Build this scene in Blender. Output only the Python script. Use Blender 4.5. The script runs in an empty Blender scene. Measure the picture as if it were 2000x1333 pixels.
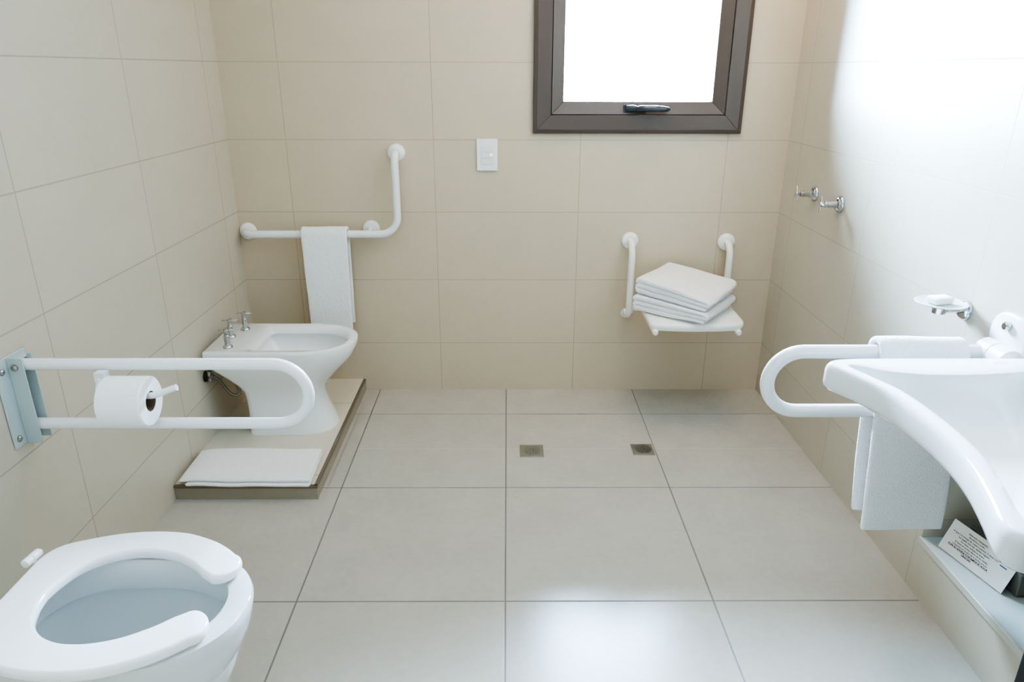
import bpy, math, random
from mathutils import Vector, Matrix, noise
random.seed(4)
PI = math.pi
sc = bpy.context.scene
COL = sc.collection

# ------------------------------------------------------------------ geometry of the room (metres)
XL, XR = -1.0945, 1.2722          # side walls
YB, YF = 0.0, -3.5                # back wall, wall behind the camera
ZC = 2.6

# ------------------------------------------------------------------ materials
MATS = {}
def new_mat(name):
    m = bpy.data.materials.new(name); m.use_nodes = True
    nt = m.node_tree
    b = nt.nodes['Principled BSDF']
    MATS[name] = m
    return m, nt, b

def plain(name, col, rough=0.5, metal=0.0, spec=0.5, bump=0.0, scale=200.0, var=0.03, coat=0.0, sheen=0.0, detail=4.0):
    m, nt, b = new_mat(name)
    N, L = nt.nodes, nt.links
    tc = N.new('ShaderNodeTexCoord')
    nz = N.new('ShaderNodeTexNoise'); nz.inputs['Scale'].default_value = scale; nz.inputs['Detail'].default_value = detail
    L.new(tc.outputs['Object'], nz.inputs['Vector'])
    mx = N.new('ShaderNodeMix'); mx.data_type = 'RGBA'
    mx.inputs['A'].default_value = tuple(c*(1-var) for c in col)+(1,)
    mx.inputs['B'].default_value = tuple(min(1, c*(1+var)) for c in col)+(1,)
    L.new(nz.outputs['Fac'], mx.inputs['Factor'])
    L.new(mx.outputs['Result'], b.inputs['Base Color'])
    b.inputs['Roughness'].default_value = rough
    b.inputs['Metallic'].default_value = metal
    b.inputs['Specular IOR Level'].default_value = spec
    if coat: b.inputs['Coat Weight'].default_value = coat; b.inputs['Coat Roughness'].default_value = 0.05
    if sheen: b.inputs['Sheen Weight'].default_value = sheen
    if bump:
        bp = N.new('ShaderNodeBump'); bp.inputs['Strength'].default_value = bump; bp.inputs['Distance'].default_value = 0.002
        L.new(nz.outputs['Fac'], bp.inputs['Height']); L.new(bp.outputs['Normal'], b.inputs['Normal'])
    return m

def tile_mat(name, ax, u0, w, ay, v0, h, base, grout, gw, rough, mott=0.05, extra=(), bump=0.15, spec=0.4, fade=0.0):
    m, nt, b = new_mat(name)
    N, L = nt.nodes, nt.links
    tc = N.new('ShaderNodeTexCoord'); sp = N.new('ShaderNodeSeparateXYZ')
    L.new(tc.outputs['Object'], sp.inputs[0])
    def mth(op, a, c=None, clamp=False):
        n = N.new('ShaderNodeMath'); n.operation = op; n.use_clamp = clamp
        for i, s in enumerate((a, c)):
            if s is None: continue
            if isinstance(s, (int, float)): n.inputs[i].default_value = s
            else: L.new(s, n.inputs[i])
        return n.outputs[0]
    def cell(axis, o, s):
        q = mth('DIVIDE', mth('SUBTRACT', sp.outputs[axis], o), s)
        fr = mth('FRACT', mth('ADD', q, 100.0)); fl = mth('FLOOR', q)
        return mth('MULTIPLY', mth('MINIMUM', fr, mth('SUBTRACT', 1.0, fr)), s), fl
    du, fu = cell(ax, u0, w); dv, fv = cell(ay, v0, h)
    d = mth('MINIMUM', du, dv)
    def line(dist, width):
        mr = N.new('ShaderNodeMapRange'); mr.clamp = True
        L.new(dist, mr.inputs['Value'])
        mr.inputs['From Min'].default_value = width*0.35; mr.inputs['From Max'].default_value = width*0.65
        mr.inputs['To Min'].default_value = 1.0; mr.inputs['To Max'].default_value = 0.0
        return mr.outputs['Result']
    ln = line(d, gw)
    for (eax, ev, eb, lo, hi, ewd, amt) in extra:        # cut joints: on axis eax at ev, only where axis eb is in lo..hi
        e = line(mth('ABSOLUTE', mth('SUBTRACT', sp.outputs[eax], ev)), ewd)
        e = mth('MULTIPLY', e, mth('GREATER_THAN', sp.outputs[eb], lo))
        e = mth('MULTIPLY', e, mth('LESS_THAN', sp.outputs[eb], hi))
        ln = mth('MAXIMUM', ln, mth('MULTIPLY', e, amt))
    wn = N.new('ShaderNodeTexWhiteNoise'); wn.noise_dimensions = '2D'
    cb = N.new('ShaderNodeCombineXYZ'); L.new(fu, cb.inputs[0]); L.new(fv, cb.inputs[1]); L.new(cb.outputs[0], wn.inputs['Vector'])
    n1 = N.new('ShaderNodeTexNoise'); n1.inputs['Scale'].default_value = 6.0; n1.inputs['Detail'].default_value = 8.0; n1.inputs['Roughness'].default_value = 0.62
    n2 = N.new('ShaderNodeTexNoise'); n2.inputs['Scale'].default_value = 45.0; n2.inputs['Detail'].default_value = 5.0
    L.new(tc.outputs['Object'], n1.inputs['Vector']); L.new(tc.outputs['Object'], n2.inputs['Vector'])
    k = mth('ADD', mth('MULTIPLY', mth('SUBTRACT', n1.outputs['Fac'], 0.5), mott*2.2), mth('MULTIPLY', mth('SUBTRACT', n2.outputs['Fac'], 0.5), mott*1.2))
    k = mth('ADD', k, mth('MULTIPLY', mth('SUBTRACT', wn.outputs['Value'], 0.5), 0.02))
    k = mth('ADD', k, 1.0)
    vm = N.new('ShaderNodeVectorMath'); vm.operation = 'SCALE'; vm.inputs[0].default_value = base; L.new(k, vm.inputs['Scale'])
    mx = N.new('ShaderNodeMix'); mx.data_type = 'RGBA'
    L.new(ln, mx.inputs['Factor']); L.new(vm.outputs[0], mx.inputs['A']); mx.inputs['B'].default_value = tuple(grout)+(1,)
    L.new(mx.outputs['Result'], b.inputs['Base Color'])
    rr = mth('ADD', mth('MULTIPLY', ln, 0.3), mth('ADD', mth('MULTIPLY', mth('SUBTRACT', n2.outputs['Fac'], 0.5), 0.08), rough))
    L.new(rr, b.inputs['Roughness'])
    b.inputs['Specular IOR Level'].default_value = spec
    bp = N.new('ShaderNodeBump'); bp.inputs['Strength'].default_value = bump; bp.inputs['Distance'].default_value = 0.001
    L.new(mth('SUBTRACT', mth('MULTIPLY', n2.outputs['Fac'], 0.15), ln), bp.inputs['Height']); L.new(bp.outputs['Normal'], b.inputs['Normal'])
    return m

WALL = (0.565, 0.465, 0.345)
WG = (0.46, 0.375, 0.275)
TW, TH, Z0 = 0.6217, 0.3055, 0.238
M_back = tile_mat('tile_back', 'X', -0.8507, TW, 'Z', Z0, TH, WALL, WG, 0.0042, 0.38)
SIDE = (0.54, 0.49, 0.405)  # cooler than the back wall tile: the cool light cast is put into the colour
SG = (0.40, 0.36, 0.30)
M_left = tile_mat('tile_left', 'Y', -0.7719, TW, 'Z', Z0, TH, SIDE, SG, 0.0042, 0.38)
M_right = tile_mat('tile_right', 'Y', -1.3863, TW, 'Z', Z0, TH, SIDE, (0.455, 0.415, 0.345), 0.0038, 0.38)
FLOOR = (0.45, 0.415, 0.36)
M_floor = tile_mat('tile_floor', 'X', -0.5222, 0.6, 'Y', -0.2645, 0.6, FLOOR, (0.20, 0.19, 0.17), 0.0052, 0.24, mott=0.10, spec=0.42,
                   extra=[('Y', -0.576, 'X', -0.53, 1.3, 0.005, 0.22), ('X', -0.574, 'Y', -0.86, -0.262, 0.005, 0.55)])
M_plat = tile_mat('tile_platform', 'X', -3.0, 9.0, 'Y', -0.2645, 0.6, (0.62, 0.56, 0.46), (0.42, 0.38, 0.32), 0.004, 0.35)
M_trim = plain('bronze_trim', (0.24, 0.20, 0.155), 0.35, metal=0.55)
M_riser = plain('platform_riser', (0.34, 0.295, 0.235), 0.5, scale=25, var=0.06)
M_ceil = plain('ceiling_paint', (0.85, 0.84, 0.82), 0.9)
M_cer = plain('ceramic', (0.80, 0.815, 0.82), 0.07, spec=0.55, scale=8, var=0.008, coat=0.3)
M_bowl = plain('toilet_ceramic', (0.62, 0.635, 0.64), 0.07, spec=0.55, scale=8, var=0.008, coat=0.3)  # darker copy of the ceramic: shade inside the bowl put into its colour
M_seat = plain('seat_plastic', (0.85, 0.86, 0.865), 0.16, spec=0.5, scale=8, var=0.006)
M_rail = plain('white_powder_coat', (0.78, 0.79, 0.80), 0.25, scale=60, var=0.01)
M_shower = plain('ivory_plastic', (0.84, 0.835, 0.80), 0.35, scale=60, var=0.01)
M_brk = plain('bracket_paint', (0.46, 0.53, 0.54), 0.35, scale=60, var=0.02)
M_chrome = plain('chrome', (0.56, 0.575, 0.60), 0.10, metal=1.0, scale=40, var=0.01)
M_steel = plain('dull_steel', (0.42, 0.42, 0.40), 0.32, metal=1.0, scale=90, var=0.05)
M_hose = plain('braided_hose', (0.20, 0.19, 0.15), 0.4, metal=0.8, scale=500, var=0.4, bump=0.4)
M_dark = plain('dark_metal', (0.10, 0.095, 0.085), 0.35, metal=0.7)
m, nt, b = new_mat('terry_cloth')
N, L = nt.nodes, nt.links
tc = N.new('ShaderNodeTexCoord'); n1 = N.new('ShaderNodeTexNoise'); n1.inputs['Scale'].default_value = 330.0; n1.inputs['Detail'].default_value = 4.0
vo = N.new('ShaderNodeTexVoronoi'); vo.inputs['Scale'].default_value = 260.0
n2 = N.new('ShaderNodeTexNoise'); n2.inputs['Scale'].default_value = 22.0; n2.inputs['Detail'].default_value = 3.0
for q in (n1, vo, n2): L.new(tc.outputs['Object'], q.inputs['Vector'])
ad = N.new('ShaderNodeMath'); ad.operation = 'ADD'; L.new(n1.outputs['Fac'], ad.inputs[0]); L.new(vo.outputs['Distance'], ad.inputs[1])
a2 = N.new('ShaderNodeMath'); a2.operation = 'MULTIPLY_ADD'; a2.inputs[1].default_value = 2.2; L.new(n2.outputs['Fac'], a2.inputs[0]); L.new(ad.outputs[0], a2.inputs[2])
bp = N.new('ShaderNodeBump'); bp.inputs['Strength'].default_value = 0.55; bp.inputs['Distance'].default_value = 0.003
L.new(a2.outputs[0], bp.inputs['Height']); L.new(bp.outputs['Normal'], b.inputs['Normal'])
cr = N.new('ShaderNodeMix'); cr.data_type = 'RGBA'; cr.inputs['A'].default_value = (0.80, 0.80, 0.815, 1); cr.inputs['B'].default_value = (0.94, 0.94, 0.945, 1)
L.new(n1.outputs['Fac'], cr.inputs['Factor']); L.new(cr.outputs['Result'], b.inputs['Base Color'])
b.inputs['Roughness'].default_value = 0.95; b.inputs['Specular IOR Level'].default_value = 0.1
M_towel = m
M_paper = plain('tissue_paper', (0.86, 0.86, 0.86), 0.9, spec=0.2, bump=0.15, scale=300, var=0.02)
M_kraft = plain('cardboard', (0.16, 0.105, 0.07), 0.9, scale=80, var=0.15)
M_frame = plain('bronze_aluminium', (0.10, 0.074, 0.062), 0.33, spec=0.5, scale=250, var=0.08, bump=0.05)
M_gasket = plain('black_gasket', (0.02, 0.02, 0.022), 0.6)
M_handle = plain('window_handle', (0.035, 0.045, 0.06), 0.22, spec=0.7)
M_plate = plain('switch_plate', (0.82, 0.82, 0.825), 0.35)
M_module = plain('switch_module', (0.76, 0.78, 0.77), 0.4)
M_soap = plain('soap', (0.90, 0.87, 0.80), 0.5)
M_drain = plain('drain_metal', (0.36, 0.35, 0.30), 0.38, metal=0.75, scale=120, var=0.15)
M_hole = plain('dark_hole', (0.02, 0.02, 0.02), 0.9)
M_sill = plain('sill_stone', (0.50, 0.545, 0.54), 0.3, scale=30, var=0.02)
M_sedge = plain('sill_edge_stone', (0.55, 0.525, 0.47), 0.35, scale=30, var=0.03)
M_card = plain('card_paper', (0.80, 0.79, 0.77), 0.8, scale=40, var=0.01)
M_ink = plain('black_ink', (0.03, 0.03, 0.035), 0.8)
M_blue = plain('blue_ink', (0.04, 0.06, 0.22), 0.7)
M_greybox = plain('grey_box', (0.15, 0.15, 0.13), 0.7, scale=30, var=0.05)
M_black = plain('black_lacquer', (0.008, 0.008, 0.008), 0.5)
M_ext = plain('exterior_render', (0.75, 0.75, 0.75), 0.9)
m, nt, b = new_mat('led_red')
b.inputs['Base Color'].default_value = (0.9, 0.35, 0.35, 1); b.inputs['Emission Color'].default_value = (1, 0.35, 0.33, 1); b.inputs['Emission Strength'].default_value = 2.0
M_led = m
# frosted glass of the soap dish
m, nt, b = new_mat('frosted_glass')
b.inputs['Base Color'].default_value = (0.74, 0.85, 0.89, 1); b.inputs['Roughness'].default_value = 0.5
b.inputs['Transmission Weight'].default_value = 0.35; b.inputs['IOR'].default_value = 1.3
M_frost = m
# clear window pane: thin glass
m, nt, b = new_mat('window_glass')
N, L = nt.nodes, nt.links
N.remove(b)
tr = N.new('ShaderNodeBsdfTransparent'); gl = N.new('ShaderNodeBsdfGlossy'); gl.inputs['Roughness'].default_value = 0.02
tr.inputs['Color'].default_value = (0.97, 0.985, 1.0, 1)
fr = N.new('ShaderNodeFresnel'); fr.inputs['IOR'].default_value = 1.45
ms = N.new('ShaderNodeMixShader'); L.new(fr.outputs[0], ms.inputs[0]); L.new(tr.outputs[0], ms.inputs[1]); L.new(gl.outputs[0], ms.inputs[2])
L.new(ms.outputs[0], nt.nodes['Material Output'].inputs['Surface'])
M_glass = m

# ------------------------------------------------------------------ object helpers
def empty(name, loc=(0, 0, 0), label=None, cat=None, group=None, kind=None):
    o = bpy.data.objects.new(name, None); COL.objects.link(o); o.location = loc
    o.empty_display_size = 0.05
    return tag(o, label, cat, group, kind)

def tag(o, label=None, cat=None, group=None, kind=None):
    if label: o['label'] = label
    if cat: o['category'] = cat
    if group: o['group'] = group
    if kind: o['kind'] = kind
    return o

class MB:
    """collects shapes; build() links them as one mesh object"""
    def __init__(s): s.v = []; s.f = []; s.sm = []
    def add(s, vs, fs, smooth=True):
        k = len(s.v); s.v += [tuple(v) for v in vs]
        for f in fs: s.f.append(tuple(k+i for i in f)); s.sm.append(smooth)
        return s
    def loft(s, rings, closed=True, cap0=True, cap1=True, smooth=True):
        n = len(rings[0]); vs = [p for r in rings for p in r]; fs = []
        for a in range(len(rings)-1):
            for i in range(n if closed else n-1):
                j = (i+1) % n
                fs.append((a*n+i, a*n+j, (a+1)*n+j, (a+1)*n+i))
        if cap0: fs.append(tuple(reversed(range(n))))
        if cap1: fs.append(tuple((len(rings)-1)*n+i for i in range(n)))
        return s.add(vs, fs, smooth)
    def box(s, lo, hi, smooth=False):
        x0, y0, z0 = lo; x1, y1, z1 = hi
        vs = [(x0,y0,z0),(x1,y0,z0),(x1,y1,z0),(x0,y1,z0),(x0,y0,z1),(x1,y0,z1),(x1,y1,z1),(x0,y1,z1)]
        return s.add(vs, [(3,2,1,0),(4,5,6,7),(0,1,5,4),(1,2,6,5),(2,3,7,6),(3,0,4,7)], smooth)
    def tube(s, pts, r, n=16, cap=True, round_cap=0):
        pts = [Vector(p) for p in pts]
        rr = r if isinstance(r, (list, tuple)) else [r]*len(pts)
        rings = []; up = None
        for i, p in enumerate(pts):
            t = (pts[min(i+1, len(pts)-1)] - pts[max(i-1, 0)]).normalized()
            if up is None:
                a = Vector((0, 0, 1)) if abs(t.z) < 0.9 else Vector((0, 1, 0))
                up = (a - t*a.dot(t)).normalized()
            else:
                up = (up - t*up.dot(t)).normalized()
            sd = t.cross(up)
            rings.append([p + (up*math.cos(2*PI*k/n) + sd*math.sin(2*PI*k/n))*rr[i] for k in range(n)])
        return s.loft(rings, cap0=cap, cap1=cap)
    def lathe(s, prof, org, axis, n=32, cap0=True, cap1=True):
        """prof: (radius, height along axis)"""
        ax = Vector(axis).normalized(); a = Vector((0, 0, 1)) if abs(ax.z) < 0.9 else Vector((1, 0, 0))
        u = (a - ax*a.dot(ax)).normalized(); w = ax.cross(u); o = Vector(org)
        return s.loft([[o + ax*h + (u*math.cos(2*PI*k/n) + w*math.sin(2*PI*k/n))*r for k in range(n)] for r, h in prof], cap0=cap0, cap1=cap1)
    def build(s, name, mat, parent=None, bevel=0.0, seg=2, sub=0, angle=40):
        me = bpy.data.meshes.new(name); me.from_pydata(s.v, [], s.f); me.update()
        for p, k in zip(me.polygons, s.sm): p.use_smooth = k or bevel > 0
        me.set_sharp_from_angle(angle=math.radians(angle))
        for mm in (mat if isinstance(mat, (list, tuple)) else [mat]): me.materials.append(mm)
        o = bpy.data.objects.new(name, me); COL.objects.link(o)
        import bmesh
        bm = bmesh.new(); bm.from_mesh(me); bmesh.ops.recalc_face_normals(bm, faces=bm.faces); bm.to_mesh(me); bm.free()
        if bevel:
            md = o.modifiers.new('bevel', 'BEVEL'); md.width = bevel; md.segments = seg; md.limit_method = 'ANGLE'; md.angle_limit = math.radians(35)
        if sub:
            md = o.modifiers.new('sub', 'SUBSURF'); md.levels = sub; md.render_levels = sub
        if parent is not None:
            o.parent = parent
            M = Matrix.Translation(parent.location) if parent.parent is None else Matrix.Translation(parent.parent.location) if parent.type != 'EMPTY' else Matrix.Identity(4)
            if parent.parent is None: o.matrix_parent_inverse = M.inverted()
        return o

def fillet(pts, rad, n=8):
    """polyline with rounded corners"""
    pts = [Vector(p) for p in pts]; out = [pts[0]]
    for i in range(1, len(pts)-1):
        r = rad[i-1] if isinstance(rad, (list, tuple)) else rad
        a = (pts[i-1]-pts[i]).normalized(); b = (pts[i+1]-pts[i]).normalized()
        th = math.acos(max(-1, min(1, a.dot(b)))); d = r/math.tan(th/2)
        p0 = pts[i]+a*d; p1 = pts[i]+b*d; bis = (a+b).normalized(); c = pts[i]+bis*(r/math.sin(th/2))
        e0 = p0-c; e1 = p1-c; om = math.acos(max(-1, min(1, e0.normalized().dot(e1.normalized()))))
        for k in range(n+1):
            t = k/n
            out.append(c + e0*(math.sin((1-t)*om)/math.sin(om)) + e1*(math.sin(t*om)/math.sin(om)))
    out.append(pts[-1]); return out

def catmull(pts, m=8, closed=False):
    pts = [Vector(p) for p in pts]; n = len(pts); out = []
    rng = range(n) if closed else range(n-1)
    for i in rng:
        p0 = pts[(i-1) % n] if closed or i > 0 else pts[0]*2-pts[1]
        p1 = pts[i]; p2 = pts[(i+1) % n]
        p3 = pts[(i+2) % n] if closed or i+2 < n else pts[-1]*2-pts[-2]
        for k in range(m):
            t = k/m
            out.append(0.5*((2*p1)+(p2-p0)*t+(2*p0-5*p1+4*p2-p3)*t*t+(3*p1-p0-3*p2+p3)*t*t*t))
    if not closed: out.append(pts[-1])
    return out

def resample(pts, n):
    d = [0.0]
    for a, b in zip(pts, pts[1:]): d.append(d[-1]+(b-a).length)
    out = []; j = 0
    for k in range(n):
        s = d[-1]*k/(n-1)
        while j < len(d)-2 and d[j+1] < s: j += 1
        t = (s-d[j])/max(1e-9, d[j+1]-d[j]); out.append(pts[j].lerp(pts[j+1], min(1, t)))
    return out

def wob(p, sc_=9.0, amp=0.003, seed=0.0):
    q = Vector(p)*sc_ + Vector((seed, seed*1.7, -seed))
    return Vector((noise.noise(q), noise.noise(q+Vector((31.4, 0, 0))), noise.noise(q+Vector((0, 47.1, 0)))))*amp

def strip_ring(path, t, endn=5):
    """closed outline of a strip of thickness t round a 2D path, with rounded ends"""
    P = [Vector((p[0], p[1])) for p in path]; n = len(P); nor = []
    for i in range(n):
        d = (P[min(i+1, n-1)]-P[max(i-1, 0)]).normalized(); nor.append(Vector((-d.y, d.x)))
    left = [P[i]+nor[i]*t/2 for i in range(n)]; right = [P[i]-nor[i]*t/2 for i in range(n)]
    def cap(c, a, sgn):
        out = []
        for k in range(1, endn):
            th = PI*k/endn; ca, sa = math.cos(th), math.sin(th)
            d = Vector((a.y, -a.x))*sgn
            out.append(c + a*(t/2)*ca + d*(t/2)*sa)
        return out
    return left + cap(P[-1], nor[-1], 1) + list(reversed(right)) + cap(P[0], -nor[0], 1)

def folded_cloth(name, mat, path, t, org, sdir, edir, hdir, length, parent=None, nseg=14, deform=None, seed=0.0, amp=0.003, sub=0, wsc=9.0):
    """strip profile in the (sdir, hdir) plane, extruded along edir, with soft irregular edges"""
    org, sdir, edir, hdir = Vector(org), Vector(sdir), Vector(edir), Vector(hdir)
    rings = []
    ks = [0.0, 0.006, 0.02] + [0.02+0.96*i/nseg for i in range(1, nseg)] + [0.98, 0.994, 1.0]
    th = {0: 0.45, 1: 0.82, len(ks)-2: 0.82, len(ks)-1: 0.45}
    for i, k in enumerate(ks):
        ring = []
        for q in strip_ring(path, t*th.get(i, 1.0)):
            p = org + sdir*q.x + hdir*q.y + edir*(k*length)
            if deform: p = deform(p, q.x, q.y, k)
            ring.append(p + wob(p, wsc, amp, seed))
        rings.append(ring)
    mb = MB(); mb.loft(rings)
    return mb.build(name, mat, parent, sub=sub, angle=60)

# ------------------------------------------------------------------ SETTING
def structure(o): o['kind'] = 'structure'; return o
WT = 0.25
# floor, ceiling
structure(MB().box((XL-0.2, YF-0.2, -0.12), (XR+0.4, YB+WT, 0.0)).build('floor', M_floor))
structure(MB().box((XL-0.2, YF-0.2, ZC), (XR+0.4, YB+WT, ZC+0.1)).build('ceiling', M_ceil))
structure(MB().box((XL-0.2, YF-0.2, 0), (XL, YB+WT, ZC)).build('wall_left', M_left))
structure(MB().box((XL, YF-0.2, 0), (XR, YF, ZC)).build('wall_front', M_back))
# back wall with the window opening
WX0, WX1, WZ0, WZ1 = 0.205, 1.046, 1.197, 2.045
mb = MB()
mb.box((XL, 0, 0), (XR+0.4, WT, WZ0)); mb.box((XL, 0, WZ1), (XR+0.4, WT, ZC))
mb.box((XL, 0, WZ0), (WX0, WT, WZ1)); mb.box((WX1, 0, WZ0), (XR+0.4, WT, WZ1))
structure(mb.build('wall_back', M_back))
# right wall with the low recess under the basin
NY0, NY1, NZ0, NZ1, ND = -2.75, -1.411, 0.18, 0.62, 0.17
mb = MB()
mb.box((XR, YF-0.2, 0), (XR+0.4, YB, NZ0-0.016)); mb.box((XR, YF-0.2, NZ1), (XR+0.4, YB, ZC))
mb.box((XR, YF-0.2, NZ0-0.016), (XR+0.4, NY0, NZ1)); mb.box((XR, NY1, NZ0-0.016), (XR+0.4, YB, NZ1))
mb.box((XR+ND, NY0, NZ0-0.016), (XR+0.4, NY1, NZ1))
structure(mb.build('wall_right', M_right))
sill = structure(MB().box((XR+0.006, NY0, NZ0-0.0155), (XR+ND, NY1, NZ0-0.001)).build('trim_1', M_sill))
MB().box((XR-0.004, NY0, NZ0-0.0215), (XR+0.006, NY1+0.004, NZ0)).build('sill_edge', M_sedge, sill, bevel=0.0015)

# tiled platform under the bidet, with a bronze edge profile
PX, PY, PZ = -0.589, -0.938, 0.054
plat = structure(MB().box((XL, PY+0.004, 0), (PX-0.006, YB, PZ)).build('trim_2', M_plat))
MB().box((XL, PY, 0), (PX-0.001, PY+0.004, PZ-0.010)).build('front_riser', M_riser, plat)
mb = MB(); mb.box((PX-0.012, PY, PZ-0.011), (PX, YB, PZ+0.001)); mb.box((XL, PY-0.002, PZ-0.009), (PX, PY+0.010, PZ+0.001))
mb.build('edge_profile', M_trim, plat, bevel=0.001)
MB().box((PX-0.006, PY+0.004, 0), (PX-0.002, YB, PZ-0.011)).build('side_riser', M_riser, plat)

# window
win = structure(empty('window_1', (0.626, 0.0, 1.18)))
def mitred(mb, x0, x1, z0, z1, w, y0, y1, ya=None):
    """four mitred sides; inner edge may sit at another depth (ya) so the profile slopes"""
    ya = y0 if ya is None else ya
    O = [(x0, z0), (x1, z0), (x1, z1), (x0, z1)]; I = [(x0+w, z0+w), (x1-w, z0+w), (x1-w, z1-w), (x0+w, z1-w)]
    for i in range(4):
        j = (i+1) % 4
        vs = [(O[i][0], y0, O[i][1]), (O[j][0], y0, O[j][1]), (I[j][0], ya, I[j][1]), (I[i][0], ya, I[i][1]),
              (O[i][0], y1, O[i][1]), (O[j][0], y1, O[j][1]), (I[j][0], y1, I[j][1]), (I[i][0], y1, I[i][1])]
        mb.add(vs, [(0,1,2,3), (7,6,5,4), (0,4,5,1), (1,5,6,2), (2,6,7,3), (3,7,4,0)], False)
    return mb
FX0, FX1, FZ0, FZ1 = 0.1895, 1.0615, 1.182, 2.06
mb = MB(); mitred(mb, FX0, FX1, FZ0, FZ1, 0.016, -0.016, 0.02, -0.022); mitred(mb, FX0+0.016, FX1-0.016, FZ0+0.016, FZ1-0.016, 0.058, -0.022, 0.05, -0.020)
mb.build('window_frame', M_frame, win, bevel=0.0012)
mb = MB(); mitred(mb, FX0+0.0745, FX1-0.0745, FZ0+0.0745, FZ1-0.0745, 0.006, -0.010, 0.05); mb.build('gasket', M_gasket, win)
sash = mitred(MB(), FX0+0.077, FX1-0.077, FZ0+0.077, FZ1-0.077, 0.050, -0.016, 0.05, 0.006).build('sash', M_frame, win, bevel=0.0012)
MB().box((FX0+0.120, 0.018, FZ0+0.120), (FX1-0.120, 0.024, FZ1-0.120)).build('pane', M_glass, win)
# lever handle on the bottom rail of the sash
mb = MB()
mb.tube([(0.575, -0.013, 1.284), (0.60, -0.022, 1.284), (0.615, -0.028, 1.283)], [0.012, 0.0135, 0.012], 16)
mb.tube([(0.615, -0.030, 1.283), (0.632, -0.038, 1.284), (0.68, -0.042, 1.2835), (0.72, -0.040, 1.282), (0.742, -0.036, 1.281), (0.752, -0.033, 1.281)], [0.008, 0.0125, 0.0135, 0.0125, 0.010, 0.005], 16)
mb.box((0.566, -0.018, 1.271), (0.66, -0.003, 1.296))
mb.build('handle', M_handle, win)

# black door leaf standing just inside the frame edge
dr = structure(MB().box((0.712, -2.49, 0.012), (1.27, -2.45, 2.05)).build('door_1', M_black, bevel=0.002))

# ------------------------------------------------------------------ TOILET
yc = -1.995
def egg(xb, xf, hw, z, xm=None, n=56, pw=2.2, back=2.6):
    """plan outline: nose towards +x, squarer at the back"""
    xm = xm if xm is not None else xb+(xf-xb)*0.45
    out = []
    for k in range(n):
        a = 2*PI*k/n; c, s = math.cos(a), math.sin(a)
        e = pw if c > 0 else back
        L_ = (xf-xm) if c > 0 else (xm-xb)
        out.append(Vector((xm+L_*math.copysign(abs(c)**(2/e), c), yc+hw*math.copysign(abs(s)**(2/e), s), z)))
    return out
t = empty('toilet', (-0.70, yc, 0), 'white ceramic toilet with open-front seat under the bar that holds the paper roll', 'toilet')
R = [(-0.86, -0.62, 0.105, 0.0), (-0.86, -0.615, 0.107, 0.01), (-0.865, -0.615, 0.102, 0.10), (-0.885, -0.585, 0.108, 0.18), (-0.91, -0.528, 0.130, 0.25),
     (-0.915, -0.470, 0.158, 0.32), (-0.915, -0.438, 0.176, 0.38), (-0.912, -0.426, 0.183, 0.425), (-0.910, -0.424, 0.184, 0.440), (-0.907, -0.427, 0.181, 0.449),
     (-0.900, -0.434, 0.174, 0.453), (-0.886, -0.458, 0.150, 0.453), (-0.875, -0.470, 0.138, 0.450), (-0.866, -0.474, 0.133, 0.442), (-0.864, -0.475, 0.132, 0.385),
     (-0.866, -0.472, 0.134, 0.379), (-0.880, -0.458, 0.147, 0.374), (-0.880, -0.458, 0.147, 0.350), (-0.868, -0.470, 0.138, 0.30), (-0.85, -0.49, 0.118, 0.25), (-0.82, -0.53, 0.088, 0.20), (-0.78, -0.57, 0.06, 0.16), (-0.74, -0.61, 0.03, 0.14)]
Ro = [(p.x, p.y, q.x, q.y) for p, q in zip(catmull([(a, f, 0) for a, f, h, z in R[1:8]], 4), catmull([(h, z, 0) for a, f, h, z in R[1:8]], 4))]
R = R[:1] + Ro + R[8:]
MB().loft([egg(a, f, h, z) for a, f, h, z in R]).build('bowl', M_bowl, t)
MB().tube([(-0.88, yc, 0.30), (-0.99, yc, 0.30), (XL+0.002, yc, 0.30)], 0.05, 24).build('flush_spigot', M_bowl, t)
# horseshoe seat
out_ = catmull([(-0.893, 0.0), (-0.893, 0.075), (-0.889, 0.120), (-0.868, 0.152), (-0.82, 0.175), (-0.76, 0.194), (-0.69, 0.202), (-0.62, 0.196), (-0.557, 0.172), (-0.518, 0.148), (-0.487, 0.122)], 10)
inn_ = catmull([(-0.812, 0.0), (-0.806, 0.035), (-0.788, 0.078), (-0.755, 0.110), (-0.71, 0.128), (-0.66, 0.129), (-0.61, 0.115), (-0.565, 0.088), (-0.538, 0.064), (-0.513, 0.046)], 10)
K = 60
O = resample([Vector((p.x, p.y)) for p in [Vector((q[0], q[1])) for q in out_]], K); I = resample([Vector((q[0], q[1])) for q in inn_], K)
def rrect(hw, hh, r, n=5):
    r = min(r, hw*0.98, hh*0.98); pts = []
    for cx_, cy_, a0 in ((hw-r, hh-r, 0), (-hw+r, hh-r, 90), (-hw+r, -hh+r, 180), (hw-r, -hh+r, 270)):
        for k in range(n+1):
            a = math.radians(a0+90*k/n); pts.append((cx_+r*math.cos(a), cy_+r*math.sin(a)))
    return pts
def seat_ring(o, i, side, shrink=1.0):
    mid = (o+i)/2; d = (o-i); hw = d.length/2; d.normalize()
    return [Vector((mid.x+d.x*u, yc+side*(mid.y+d.y*u), 0.468+w)) for u, w in rrect(hw*shrink, 0.0125*(0.5+0.5*shrink), 0.010)]
rings = []
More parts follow.
